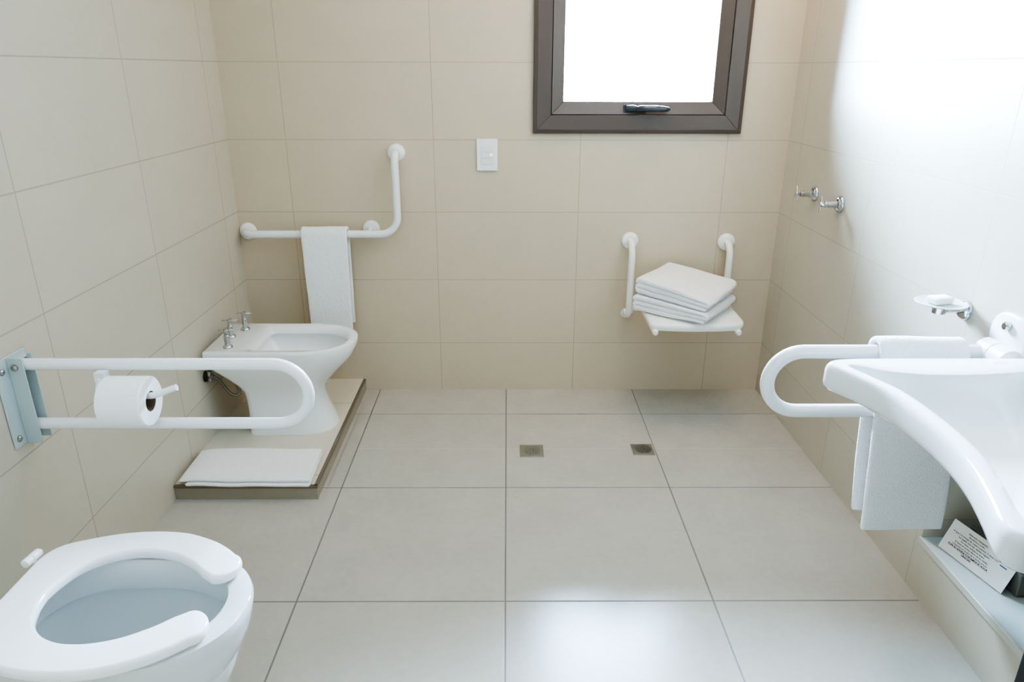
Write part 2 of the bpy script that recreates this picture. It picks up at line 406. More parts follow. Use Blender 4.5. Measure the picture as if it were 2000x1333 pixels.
def tip(side):
    o, i = O[-1], I[-1]; mid = (o+i)/2; hw = (o-i).length/2; d = (o-i).normalized(); fwd = Vector((-d.y, d.x)); fwd = fwd if fwd.x > 0 else -fwd
    res = []
    for a in (14, 28, 42, 56, 68, 78, 86):
        c, s = math.cos(math.radians(a)), math.sin(math.radians(a)); m2 = mid+fwd*hw*s*0.80
        res.append([Vector((m2.x+d.x*u, yc+side*(m2.y+d.y*u), 0.468+w)) for u, w in rrect(hw*c, 0.0125*(0.55+0.45*c), 0.010)])
    return res
rings += list(reversed(tip(1))) + [seat_ring(O[k], I[k], 1) for k in range(K-1, 0, -1)] + [seat_ring(O[0], I[0], 1)]
rings += [[Vector((p.x, 2*yc-p.y, p.z)) for p in rg] for rg in [seat_ring(O[k], I[k], 1) for k in range(1, K)] + tip(1)]
MB().loft(rings).build('seat', M_seat, t)
for s in (1, -1):
    y0 = yc+s*0.113
    mb = MB(); mb.lathe([(0.006, -0.024), (0.0095, -0.022), (0.010, -0.006), (0.0085, -0.005), (0.0085, -0.003), (0.010, -0.002), (0.010, 0.018), (0.006, 0.023)], (-0.911, y0+0.002*s, 0.473), (0.12*s, 1, 0), 20)
    mb.tube([(-0.905, y0, 0.44), (-0.910, y0, 0.473)], 0.006, 12)
    mb.build('hinge', M_seat, t)

# ------------------------------------------------------------------ BIDET
by = -0.443
def dsh(xb, xf, hw, z, rc=0.02, xm=None, pw=2.2):
    """D outline: flat back with small corner radius, straight sides, round nose"""
    xm = xm if xm is not None else xf-hw*1.15
    pts = []
    for k in range(15):
        a = -PI/2+PI*k/14; c, s = math.cos(a), math.sin(a)
        pts.append((xm+(xf-xm)*abs(c)**(2/pw), hw*math.copysign(abs(s)**(2/pw), s)))
    for k in range(1, 4): pts.append((xm+(xb+rc-xm)*k/4, hw))
    for k in range(6): a = PI/2+PI/2*k/5; pts.append((xb+rc+rc*math.cos(a), hw-rc+rc*math.sin(a)))
    pts.append((xb, hw*0.33)); pts.append((xb, -hw*0.33))
    for k in range(6): a = PI+PI/2*k/5; pts.append((xb+rc+rc*math.cos(a), -hw+rc+rc*math.sin(a)))
    for k in range(1, 4): pts.append((xb+rc+(xm-xb-rc)*k/4, -hw))
    return [Vector((x, by+y, z)) for x, y in pts]
t = empty('bidet', (-0.79, by, PZ), 'white ceramic bidet with three chrome taps on the tiled platform', 'bidet')
RB = [(-0.958, -0.618, 0.117, PZ, .03), (-0.958, -0.618, 0.117, PZ+0.006, .03), (-0.956, -0.632, 0.112, 0.09, .03), (-0.957, -0.655, 0.106, 0.15, .03), (-0.960, -0.664, 0.104, 0.20, .03), (-0.966, -0.655, 0.108, 0.235, .03),
      (-0.982, -0.628, 0.124, 0.27, .03), (-1.012, -0.59, 0.144, 0.31, .03), (-1.045, -0.555, 0.158, 0.345, .025), (-1.066, -0.532, 0.166, 0.375, .02), (-1.073, -0.520, 0.170, 0.40, .016), (-1.074, -0.516, 0.171, 0.418, .014),
      (-1.072, -0.518, 0.169, 0.427, .014), (-1.066, -0.525, 0.164, 0.431, .014), (-0.935, -0.541, 0.145, 0.4300, .012), (-0.912, -0.550, 0.134, 0.4265, .02), (-0.899, -0.560, 0.123, 0.417, .02), (-0.893, -0.566, 0.116, 0.406, .02), (-0.8935, -0.566, 0.116, 0.4025, .02),
      (-0.907, -0.552, 0.130, 0.400, .02), (-0.907, -0.552, 0.130, 0.372, .02), (-0.885, -0.58, 0.106, 0.33, .03), (-0.83, -0.65, 0.065, 0.295, .03), (-0.77, -0.72, 0.02, 0.285, .01)]
MB().loft([dsh(a, f, h, z, rc) for a, f, h, z, rc in RB]).build('basin', M_cer, t)
def cross_tap(par, p, axis, H, R_f, arm, name='tap', rot=0.3, M=M_chrome, flare=1.0, ra=0.0032):
    """flange, stem and four-armed handle along an axis"""
    ax = Vector(axis).normalized(); a = Vector((0, 0, 1)) if abs(ax.z) < 0.9 else Vector((1, 0, 0)); u0 = (a-ax*a.dot(ax)).normalized(); w0 = ax.cross(u0)
    u = u0*math.cos(rot)+w0*math.sin(rot); w = ax.cross(u); p = Vector(p)
    st = MB().lathe([(0.0105, 0.0), (0.0105, H*0.62), (0.0085, H*0.65), (0.0085, H*0.70), (0.0105, H*0.73), (0.0105, H*0.80), (0.006, H*0.83)], p, ax, 20).build(name, M, par)
    MB().lathe([(R_f, 0.0), (R_f, 0.003), (R_f*0.88, 0.007), (R_f*0.60, 0.011), (0.011, 0.0125)], p, ax, 28).build('base_flange', M, st)
    h = MB(); c = p+ax*(H*0.9)
    h.lathe([(0.004, -H*0.10), (0.008, -H*0.06), (0.009, 0.0), (0.008, H*0.06), (0.003, H*0.09)], c, ax, 20)
    for d in (u, -u, w, -w): h.tube([c+d*0.006, c+d*arm*0.9, c+d*arm], [ra, ra, ra*0.7], 10)
    h.build('cross_handle', M, st)
    return st
for p in ((-0.990, -0.555, 0.4305), (-1.018, -0.440, 0.4305), (-0.992, -0.352, 0.4305)):
    cross_tap(t, p, (0, 0, 1), 0.078, 0.0185, 0.028, rot=0.15)
mb = MB(); mb.tube(catmull([(XL+0.030, -0.560, 0.311), (-1.044, -0.558, 0.298), (-1.028, -0.556, 0.270), (-1.014, -0.553, 0.243), (-0.999, -0.550, 0.227), (-0.983, -0.546, 0.225), (-0.975, -0.540, 0.237), (-0.985, -0.535, 0.262), (-1.005, -0.53, 0.288), (-1.025, -0.52, 0.312), (-1.03, -0.50, 0.345)], 6), 0.0058, 10)
mb.build('supply_hose', M_hose, t)
v = empty('shutoff_valve', (XL, -0.557, 0.31), 'small dark shutoff valve on the wall below the bidet deck', 'valve')
MB().lathe([(0.022, 0.0), (0.022, 0.004), (0.010, 0.009), (0.010, 0.018)], (XL, -0.557, 0.31), (1, 0, 0), 20).build('wall_flange', M_dark, v)
mb = MB(); mb.tube([(XL+0.016, -0.557, 0.332), (XL+0.016, -0.557, 0.290)], 0.009, 12); mb.tube([(XL+0.012, -0.557, 0.310), (XL+0.036, -0.560, 0.311)], 0.008, 12)
mb.build('valve_body', M_steel, v)

# ------------------------------------------------------------------ WALL FLANGE helper
def wall_flange(par, p, axis, R_f=0.037):
    MB().lathe([(R_f, 0.0), (R_f, 0.004), (R_f*0.97, 0.009), (R_f*0.85, 0.014), (R_f*0.62, 0.0165), (R_f*0.60, 0.0195), (R_f*0.48, 0.0195)], p, axis, 36).build('flange', par['_m'] if False else M_shower, par)

# ------------------------------------------------------------------ L-SHAPED GRAB BAR on the back wall
t = empty('grab_bar', (-0.70, 0, 0.765), 'white L-shaped grab bar on the wall above the bidet', 'grab bar')
mb = MB(); mb.tube(fillet([(-1.0555, -0.004, 0.765), (-1.0555, -0.07, 0.765), (-0.3875, -0.07, 0.767), (-0.3875, -0.07, 1.102), (-0.3875, -0.004, 1.102)], [0.04, 0.075, 0.045], 10), 0.0168, 20)
mb.build('rail', M_rail, t)
MB().tube([(-0.514, -0.004, 0.776), (-0.514, -0.04, 0.774), (-0.514, -0.066, 0.768)], 0.0135, 16).build('support_stub', M_rail, t)
for p in ((-1.0555, 0, 0.765), (-0.514, 0, 0.777), (-0.3875, 0, 1.102)): wall_flange(t, p, (0, -1, 0))

# towel over the L bar
def over_bar(xr, yb, zb, r, zf, zk, yof=0.0):
    """2D path (y, z): up the back, over the bar, down the front"""
    p = [(yb+r, zk), (yb+r+0.002, zk+(zb-zk)*0.3), (yb+r, zk+(zb-zk)*0.7), (yb+r, zb)]
    for k in range(1, 8): a = PI*k/8; p.append((yb+r*math.cos(a), zb+r*math.sin(a)))
    m = 10
    for k in range(m+1): q = k/m; p.append((yb-r-0.004*math.sin(q*PI), zb+(zf-zb)*q))
    return p
def df(p, s, h, k):
    q = (0.79-p.z)/0.45
    cx_ = -0.702
    return Vector((cx_+(p.x-cx_)*(1-0.06*max(0, q)), p.y, p.z))
o = folded_cloth('hand_towel', M_towel, over_bar(0, -0.07, 0.766, 0.0275, 0.27, 0.36), 0.0135, (-0.799, 0, 0), (0, 1, 0), (1, 0, 0), (0, 0, 1), 0.196, deform=df, seed=2.0, amp=0.0022)
tag(o, 'white hand towel hanging over the L-shaped grab bar behind the bidet', 'towel')

# ------------------------------------------------------------------ BATH MAT on the platform
# profile in (y,z): lower layer open at the front, fold at the rear, upper layer ends at the front
zt = PZ+0.0012
pth = [(-0.944, zt+0.008), (-0.90, zt+0.0075), (-0.80, zt+0.0075), (-0.735, zt+0.0075)]
for k in range(1, 7): a = -PI/2+PI*k/7; pth.append((-0.735+0.0095*math.cos(a), zt+0.017+0.0095*math.sin(a)))
pth += [(-0.735, zt+0.0265), (-0.80, zt+0.0262), (-0.88, zt+0.0262), (-0.925, zt+0.025), (-0.936, zt+0.0215)]
def df(p, s, h, k):
    top = max(0.0, (p.z-zt-0.017)/0.01)
    x = p.x + (0.028*(1-k)*(1-min(1, top)) if p.y < -0.85 else 0)
    y = p.y
    z = p.z
    if k > 0.85: x += 0.016*(p.y+0.83)/0.11*-0.3
    if k < 0.15 and top > 0: z -= 0.010*((0.15-k)/0.15)**2*min(1, top)
    z = max(z, PZ+0.0022)
    return Vector((x, y, z))
o = folded_cloth('bath_mat', M_towel, pth, 0.0125, (-1.078, 0, 0), (0, 1, 0), (1, 0, 0), (0, 0, 1), 0.462, deform=df, seed=5.0, amp=0.0045, wsc=8)
tag(o, 'white folded bath mat lying on the platform edge in front of the bidet', 'bath mat')

# ------------------------------------------------------------------ SHOWER SEAT
t = empty('shower_seat', (0.845, 0, 0.48), 'white wall-mounted folding shower seat carrying the folded towels', 'shower seat')
for xf, zf in ((0.626, 0.724), (1.054, 0.719)):
    MB().tube(fillet([(xf, -0.004, zf), (xf+0.003, -0.066, zf), (xf+0.004, -0.066, 0.40), (xf-0.002, -0.008, 0.385)], [0.05, 0.03], 8), 0.0150, 18).build('post', M_shower, t)
    wall_flange(t, (xf, 0, zf), (0, -1, 0), 0.038)
    MB().lathe([(0.020, 0), (0.020, 0.008), (0.012, 0.014)], (xf-0.002, 0, 0.385), (0, -1, 0), 20).build('lower_foot', M_shower, t)
    MB().tube([(xf-0.018, -0.052, 0.412), (xf+0.022, -0.052, 0.412)], 0.014, 14).build('pivot', M_shower, t)
for x in (0.685, 1.025):
    MB().tube([(x, -0.045, 0.437), (x, -0.30, 0.437), (x, -0.392, 0.433), (x, -0.402, 0.432)], [0.0125, 0.0125, 0.0125, 0.009], 14).build('seat_arm', M_shower, t)
MB().tube([(0.628, -0.052, 0.425), (1.058, -0.052, 0.425)], 0.0125, 14).build('cross_tube', M_shower, t)
rings = []
for (dz, ins) in ((-0.020, 0.012), (-0.016, 0.004), (-0.004, 0.0), (0.006, 0.0), (0.012, 0.004), (0.014, 0.012)):
    ring = []
    x0, x1, y0, y1 = 0.662+ins, 1.052-ins, -0.385+ins, -0.085-ins; r = 0.03
    cs = [(x0+r, y0+r, 180), (x1-r, y0+r, 270), (x1-r, y1-r, 0), (x0+r, y1-r, 90)]
    for ci, (cx_, cy_, a0) in enumerate(cs):
        for k in range(7):
            a = math.radians(a0+90*k/6); ring.append(Vector((cx_+r*math.cos(a), cy_+r*math.sin(a), 0)))
        if ci == 0:
            for k in range(1, 8): ring.append(Vector((x0+r+(x1-x0-2*r)*k/8, y0, 0)))
        if ci == 2:
            for k in range(1, 8): ring.append(Vector((x1-r-(x1-x0-2*r)*k/8, y1, 0)))
    for p in ring:
        u = (p.x-0.857)/0.195; f = max(0, (-0.25-p.y)/0.135)
        if p.y < -0.3: p.y -= 0.022*(1-u*u)
        p.z = 0.467+dz-0.012*f*f
    rings.append(ring)
MB().loft(rings).build('seat_board', M_shower, t)

# folded bath towels on the seat
SD = Vector((0.796, -0.605, 0)).normalized(); ED = Vector((0.605, 0.796, 0)).normalized()
def serp(S, z, g, right_first=True):
    """three layers: top, fold, middle, fold, bottom; returned bottom-up"""
    p = []; r = g/2
    if right_first:       # top layer folds at the front end
        seq = [(0.05*S, S*0.97, z), 'L']
    a, b_ = 0.02*S, S
    p += [(b_*0.95, z)] + [(b_*(0.95-0.9*k/8), z) for k in range(1, 8)] + [(a+r, z)]
    for k in range(1, 6): t_ = -PI/2-PI*k/6; p.append((a+r+r*math.cos(t_), z+r+r*math.sin(t_)))
    p += [(a+r+(b_-a-2*r)*k/8, z+g) for k in range(9)]
    for k in range(1, 6): t_ = -PI/2+PI*k/6; p.append((b_-r+r*math.cos(t_), z+g+r+r*math.sin(t_)))
    p += [(b_-r-(b_-a-2*r)*k/8, z+2*g) for k in range(9)]
    p += [(a+r*0.4, z+2*g-0.003), (a, z+1.7*g)]
    return p
SB = 0.4825
S_, LE = 0.325, 0.288
def hf(s, k):
    s = max(0, min(1, s/S_)); return 1.27-0.47*s+0.08*k+0.17*s*k
def dfa(p, s, h, k):
    return Vector((p.x, p.y, SB+(h)*hf(s, k)))
TB = Vector((0.614, -0.247, 0))
o = folded_cloth('bath_towel', M_towel, serp(S_, 0.0090, 0.0184), 0.0180, TB, SD, ED, (0, 0, 1), LE, deform=dfa, seed=11.0, amp=0.006)
tag(o, 'white folded bath towel lying directly on the shower seat, lower of two', 'towel', 'folded bath towels on the shower seat')
def dfb(p, s, h, k):
    sk = max(0, min(1, s/S_))
    z = SB+h*hf(s, k)
    z += 0.010*math.sin(PI*sk)*math.sin(PI*k)*min(1, max(0, h-0.07)/0.03)
    return Vector((p.x, p.y, z))
o = folded_cloth('bath_towel', M_towel, serp(S_*0.985, 0.0092+0.0595, 0.0186), 0.0184, TB+SD*0.004+ED*0.006, SD, ED, (0, 0, 1), LE*0.985, deform=dfb, seed=11.0, amp=0.006)
tag(o, 'white folded bath towel lying on top of another, upper of two on the shower seat', 'towel', 'folded bath towels on the shower seat')

# ------------------------------------------------------------------ FOLDING GRAB BAR by the toilet
t = empty('folding_grab_bar', (XL, -1.55, 0.70), 'white folding grab bar above the toilet with a paper holder', 'grab bar')
zu, zl, yr_, rr_ = 0.7755, 0.6185, -1.55, 0.0143
cxu = -0.4755; cr = (zu-zl)/2
pts = [(XL+0.022, yr_, zu)] + [(XL+0.06+(cxu-XL-0.06)*k/10, yr_, zu) for k in range(11)]
pts += [(cxu+cr*math.sin(PI*k/18), yr_, zl+cr+cr*math.cos(PI*k/18)) for k in range(1, 18)]
pts += [(cxu+(XL+0.014-cxu)*k/10, yr_, zl) for k in range(11)]
MB().tube(pts, rr_, 20).build('rail', M_rail, t)
mb = MB(); mb.box((XL+0.0005, -1.612, 0.577), (XL+0.005, -1.500, 0.800)); mb.build('wall_plate', M_brk, t, bevel=0.0015)
mb = MB(); mb.box((XL+0.005, -1.5705, 0.575), (XL+0.042, -1.567, 0.797)); mb.box((XL+0.005, -1.533, 0.575), (XL+0.042, -1.5295, 0.797)); mb.box((XL+0.005, -1.567, 0.789), (XL+0.030, -1.533, 0.797))
mb.build('hinge_channel', M_brk, t, bevel=0.001)
mb = MB()
mb.lathe([(0.0075, 0), (0.0075, 0.005), (0.004, 0.007)], (XL+0.022, -1.5705, zu-0.001), (0, -1, 0), 14); mb.build('pivot_bolt', M_steel, t)
for z in (0.772, 0.600):
    MB().lathe([(0.0075, 0), (0.0075, 0.003), (0.004, 0.006)], (XL+0.005, -1.594, z), (1, 0, 0), 14).build('wall_bolt', M_steel, t)
# paper holder: tab on the upper rail and a bent rod
mb = MB(); mb.box((-0.884, -1.585, 0.742), (-0.860, -1.562, 0.766)); mb.tube(fillet([(-0.872, -1.574, 0.757), (-0.876, -1.600, 0.7165), (-0.745, -1.600, 0.7160), (-0.688, -1.600, 0.7375)], [0.016, 0.06], 8), 0.0078, 16)
mb.build('paper_holder', M_rail, t)

t = empty('toilet_paper_roll', (-0.80, -1.60, 0.70), 'white toilet paper roll with brown core on the holder under the grab bar', 'toilet paper')
ax_ = Vector((1, 0, 0)); pc = (-0.855, -1.600, 0.7020)
RP, RI, LP_ = 0.0595, 0.0245, 0.102
mb = MB(); mb.lathe([(RI, 0.0), (RP-0.003, 0.0), (RP, 0.003), (RP, LP_-0.003), (RP-0.003, LP_), (RI, LP_), (RI, LP_*0.5), (RI, 0.0)], pc, ax_, 48, cap0=False, cap1=False)
mb.build('paper', M_paper, t)
mb = MB(); mb.lathe([(RI-0.0003, 0.001), (RI-0.0003, LP_-0.001), (RI-0.0015, LP_-0.001), (RI-0.0015, 0.001), (RI-0.0003, 0.001)], pc, ax_, 40, cap0=False, cap1=False)
mb.build('core', M_kraft, t)

# ------------------------------------------------------------------ WASHBASIN
t = empty('washbasin', (XR, -1.97, 0.83), 'white wall-hung washbasin with concave front edge beside the wall', 'washbasin')
ZS = 0.83
edge = [(XR, -1.640), (1.10, -1.638), (0.95, -1.639), (0.862, -1.641), (0.815, -1.648), (0.790, -1.664), (0.788, -1.683), (0.802, -1.712), (0.822, -1.756), (0.840, -1.800), (0.8505, -1.850), (0.8545, -1.92),
        (0.8550, -1.99), (0.850, -2.055), (0.836, -2.125), (0.812, -2.20), (0.795, -2.245), (0.787, -2.275), (0.793, -2.300), (0.818, -2.316), (0.87, -2.320), (1.00, -2.322), (1.15, -2.322), (XR, -2.322)]
ev = resample(catmull([Vector((x, y, 0)) for x, y in edge], 8), 120)
inn = [(1.215, -1.715), (1.16, -1.728), (1.07, -1.738), (0.98, -1.737), (0.91, -1.722), (0.865, -1.700), (0.836, -1.688), (0.829, -1.694), (0.840, -1.722), (0.858, -1.765), (0.876, -1.81), (0.886, -1.86), (0.890, -1.92),
       (0.890, -1.99), (0.886, -2.055), (0.872, -2.12), (0.850, -2.19), (0.833, -2.24), (0.830, -2.262), (0.845, -2.270), (0.89, -2.262), (0.98, -2.245), (1.08, -2.24), (1.16, -2.235), (1.215, -2.225)]
iv = resample(catmull([Vector((x, y, 0)) for x, y in inn], 8), 120)
def off(vs, d, z, ctr=Vector((1.06, -1.98, 0)), sc_=1.0, wall=True):
    """outline moved inwards by d (metres) along its normal and scaled about the bowl's middle"""
    n = len(vs); res = []
    for i, p in enumerate(vs):
        tn = (vs[min(i+1, n-1)]-vs[max(i-1, 0)]).normalized(); nn = Vector((-tn.y, tn.x, 0))
        q = p+nn*d; q = ctr+(q-ctr)*sc_
        if wall and i in (0, n-1): q.x = XR-0.001
        q.x = min(q.x, XR-0.001)
        res.append(Vector((q.x, q.y, z)))
    return res
def mixl(A, B, f, z): return [Vector((a.x+(b.x-a.x)*f, a.y+(b.y-a.y)*f, z)) for a, b in zip(A, B)]
# outline runs far side -> front -> near side; its left normal points to the outside, so inward offset is negative or positive by test
sg = 1.0
tstt = off(ev, 0.01, 0)
if (tstt[60]-Vector((1.06, -1.98, 0))).length > (ev[60]-Vector((1.06, -1.98, 0))).length: sg = -1.0
E0 = ev
bt = Vector((1.10, -1.98, 0))
rings = [off(E0, sg*0.02, 0.675, bt, 0.36, False), off(E0, sg*0.02, 0.695, bt, 0.50, False), off(E0, sg*0.02, 0.735, bt, 0.70, False), off(E0, sg*0.02, 0.760, bt, 0.90, False), off(E0, sg*0.018, 0.766, bt, 0.97), off(E0, sg*0.010, 0.768), off(E0, sg*0.003, 0.775), off(E0, 0.0, 0.785), off(E0, 0.0, 0.815), off(E0, sg*0.0025, 0.824), off(E0, sg*0.007, 0.8290), off(E0, sg*0.013, 0.8305)]
T0 = off(E0, sg*0.013, 0.8305)
rings += [mixl(T0, iv, 0.45, 0.8305), mixl(T0, iv, 0.85, 0.8302), mixl(T0, iv, 0.97, 0.828)]
ctr = Vector((1.03, -1.98, 0))
for scl, z in ((0.992, 0.822), (0.982, 0.811), (0.965, 0.793), (0.925, 0.768), (0.84, 0.748), (0.68, 0.736), (0.46, 0.729), (0.25, 0.7245), (0.06, 0.723)):
    rings.append([Vector((ctr.x+(p.x-ctr.x)*scl, ctr.y+(p.y-ctr.y)*scl, z)) for p in iv])
MB().loft(rings).build('basin', M_cer, t)

# ------------------------------------------------------------------ FOLDING GRAB BAR by the basin
t = empty('folding_grab_bar', (XR, -1.535, 0.72), 'white folding grab bar beside the washbasin carrying a towel', 'grab bar')
zu, zl, yr_, rr_ = 0.8015, 0.6445, -1.535, 0.0168
cr = (zu-zl)/2; cxu = 0.7165+cr
pts = [(1.256, yr_, zu)] + [(1.245+(cxu-1.245)*k/8, yr_, zu) for k in range(9)]
pts += [(cxu-cr*math.sin(PI*k/18), yr_, zl+cr+cr*math.cos(PI*k/18)) for k in range(1, 18)]
pts += [(cxu+(1.250-cxu)*k/8, yr_, zl) for k in range(9)]
MB().tube(pts, rr_, 20).build('rail', M_rail, t)
# wall plate with rounded outline
rings = []
for x, ins in ((XR-0.0005, 0.0), (XR-0.010, 0.0), (XR-0.013, 0.004)):
    ring = []
    y0, y1, z0, z1, r = -1.625+ins, -1.490-ins, 0.60+ins, 0.900-ins, 0.05
    for cy_, cz_, a0 in ((y1-r, z1-r, 0), (y0+r, z1-r, 90), (y0+r, z0+r, 180), (y1-r, z0+r, 270)):
        for k in range(9):
            a = math.radians(a0+90*k/8); ring.append(Vector((x, cy_+r*math.cos(a), cz_+r*math.sin(a))))
    rings.append(ring)
MB().loft(rings).build('wall_plate', M_rail, t)
MB().lathe([(0.024, 0), (0.030, 0.004), (0.030, 0.045), (0.028, 0.046), (0.028, 0.048), (0.030, 0.049), (0.030, 0.096), (0.024, 0.10)], (1.240, -1.516, 0.803), (0, -1, 0), 28).build('hinge_barrel', M_rail, t)
MB().tube([(1.240, -1.535, 0.64), (1.240, -1.535, 0.80)], 0.014, 14).build('hinge_post', M_rail, t)
MB().lathe([(0.0115, 0), (0.0115, 0.008), (0.008, 0.012), (0.006, 0.012)], (XR-0.013, -1.552, 0.872), (-1, 0, 0), 18).build('wall_bolt', M_chrome, t)

def df(p, s, h, k):
    q = max(0, (0.80-p.z)/0.48)
    return Vector((p.x+0.040*q*(1-0.1*k), p.y, p.z-0.003*k))
o = folded_cloth('hand_towel', M_towel, over_bar(0, -1.535, 0.8025, 0.0290, 0.325, 0.345), 0.0145, (0.962, 0, 0), (0, 1, 0), (1, 0, 0), (0, 0, 1), 0.212, deform=df, seed=8.0, amp=0.003)
tag(o, 'white hand towel draped over the folding bar beside the washbasin', 'towel')

# ------------------------------------------------------------------ LIGHT SWITCH
t = empty('light_switch', (-0.003, 0, 1.093), 'white rocker light switch with small red light on the wall near the window', 'switch')
MB().box((-0.0475, -0.009, 1.0275), (0.0415, -0.0005, 1.159)).build('cover_plate', M_plate, t, bevel=0.003)
for k in range(3):
    z = 1.0545+k*0.0255
    MB().box((-0.027, -0.0115, z), (0.021, -0.0085, z+0.0245)).build('rocker', M_module, t, bevel=0.001)
MB().lathe([(0.006, 0), (0.006, 0.001), (0.001, 0.0022)], (0.0135, -0.0115, 1.094), (0, -1, 0), 12).build('pilot_light', M_led, t)

# ------------------------------------------------------------------ SHOWER TAPS on the wall beside the window
for (y, z, ro, lab) in ((-0.345, 0.9865, 0.35, 'chrome cross-handle wall tap nearer to the corner by the window'), (-0.5695, 0.985, 0.0, 'chrome cross-handle wall tap farther from the corner by the window')):
    t = empty('wall_tap', (XR, y, z), lab, 'tap', 'chrome taps on the shower wall')
    MB().lathe([(0.0305, 0.0), (0.0305, 0.003), (0.029, 0.007), (0.024, 0.011), (0.0235, 0.014), (0.018, 0.018), (0.0125, 0.019)], (XR, y, z), (-1, 0, 0), 32).build('base_flange', M_chrome, t)
    MB().lathe([(0.0120, 0.012), (0.0120, 0.047), (0.0095, 0.048), (0.0095, 0.051), (0.0115, 0.053), (0.0115, 0.059), (0.006, 0.062)], (XR, y, z), (-1, 0, 0), 24).build('stem', M_chrome, t)
    h = MB(); c = Vector((XR-0.070, y, z)); u = Vector((0, math.sin(ro), math.cos(ro))); w = Vector((0, math.cos(ro), -math.sin(ro)))
    h.lathe([(0.004, -0.010), (0.0085, -0.006), (0.009, 0.0), (0.008, 0.005), (0.003, 0.007)], c, (-1, 0, 0), 20)
    for d in (u, -u, w, -w): h.tube([c+d*0.006, c+d*0.027, c+d*0.030], [0.0034, 0.0034, 0.0024], 10)
    h.build('cross_handle', M_chrome, t)

# ------------------------------------------------------------------ SOAP DISH
ys, zs = -1.372, 0.853
t = empty('soap_dish', (XR, ys, zs), 'frosted glass soap dish on a chrome wall bracket', 'soap dish')
MB().lathe([(0.026, 0.0), (0.026, 0.006), (0.024, 0.012), (0.017, 0.018), (0.010, 0.020)], (XR, ys, zs), (-1, 0, 0), 30).build('wall_mount', M_chrome, t)
mb = MB(); mb.tube([(XR-0.018, ys, zs), (XR-0.062, ys, zs)], 0.0075, 14); mb.lathe([(0.0085, -0.006), (0.010, -0.004), (0.010, 0.006), (0.0085, 0.008)], (XR-0.058, ys, zs), (-1, 0, 0), 16)
mb.lathe([(0.016, -0.008), (0.016, 0.010), (0.013, 0.012)], (XR-0.072, ys, zs), (0, 0, 1), 24)
mb.build('support_arm', M_chrome, t)
cd = (XR-0.070, ys, zs+0.013)
MB().lathe([(0.0, 0.0), (0.030, 0.0), (0.048, 0.0025), (0.061, 0.0065), (0.0625, 0.008), (0.061, 0.0095), (0.046, 0.0060), (0.030, 0.0035), (0.0, 0.0035)], cd, (0, 0, 1), 48, cap0=False, cap1=False).build('glass_dish', M_frost, t)
rings = []
for z, i in ((0, 0.004), (0.003, 0.001), (0.009, 0.0), (0.016, 0.0008), (0.0185, 0.004)):
    ring = []; hx, hy, r = 0.0285-i, 0.0185-i, 0.005
    for cx_, cy_, a0 in ((hx-r, hy-r, 0), (-hx+r, hy-r, 90), (-hx+r, -hy+r, 180), (hx-r, -hy+r, 270)):
        for k in range(6):
            a = math.radians(a0+90*k/5); x_, y_ = cx_+r*math.cos(a), cy_+r*math.sin(a)
            ring.append(Vector((cd[0]-0.002+x_*0.97-y_*0.25, ys+0.004+x_*0.25+y_*0.97, cd[2]+0.0040+z)))
    rings.append(ring)
o = MB().loft(rings).build('soap_bar', M_soap); tag(o, 'small cream soap bar lying on the glass soap dish', 'soap')

# ------------------------------------------------------------------ FLOOR DRAINS
def drain(x, y, w, d, lab):
    t = empty('floor_drain', (x, y, 0), lab, 'drain', 'square metal floor drains')
    MB().box((x-w/2, y-d/2, -0.002), (x+w/2, y+d/2, 0.0025)).build('frame', M_drain, t, bevel=0.0008)
    mb = MB(); mb.lathe([(0.034, 0.0), (0.034, 0.0012), (0.030, 0.0018), (0.002, 0.0018)], (x, y, 0.0025), (0, 0, 1), 28); mb.build('grate', M_steel, t)
    mb = MB()
    for rr2, n in ((0.009, 6), (0.018, 10), (0.0265, 14)):
        for k in range(n):
            a = 2*PI*k/n; c = Vector((x+rr2*math.cos(a), y+rr2*math.sin(a), 0.0043)); e = Vector((math.cos(a), math.sin(a), 0)); f = Vector((-e.y, e.x, 0))
            mb.add([c-e*0.0032-f*0.0014, c+e*0.0032-f*0.0014, c+e*0.0032+f*0.0014, c-e*0.0032+f*0.0014], [(0, 1, 2, 3)], False)
    mb.build('grate_slots', M_hole, t)
drain(0.181, -0.596, 0.094, 0.098, 'square metal floor drain at the middle of the shower floor')
drain(0.628, -0.586, 0.086, 0.088, 'square metal floor drain on the tile joint, nearer to the shower seat wall')

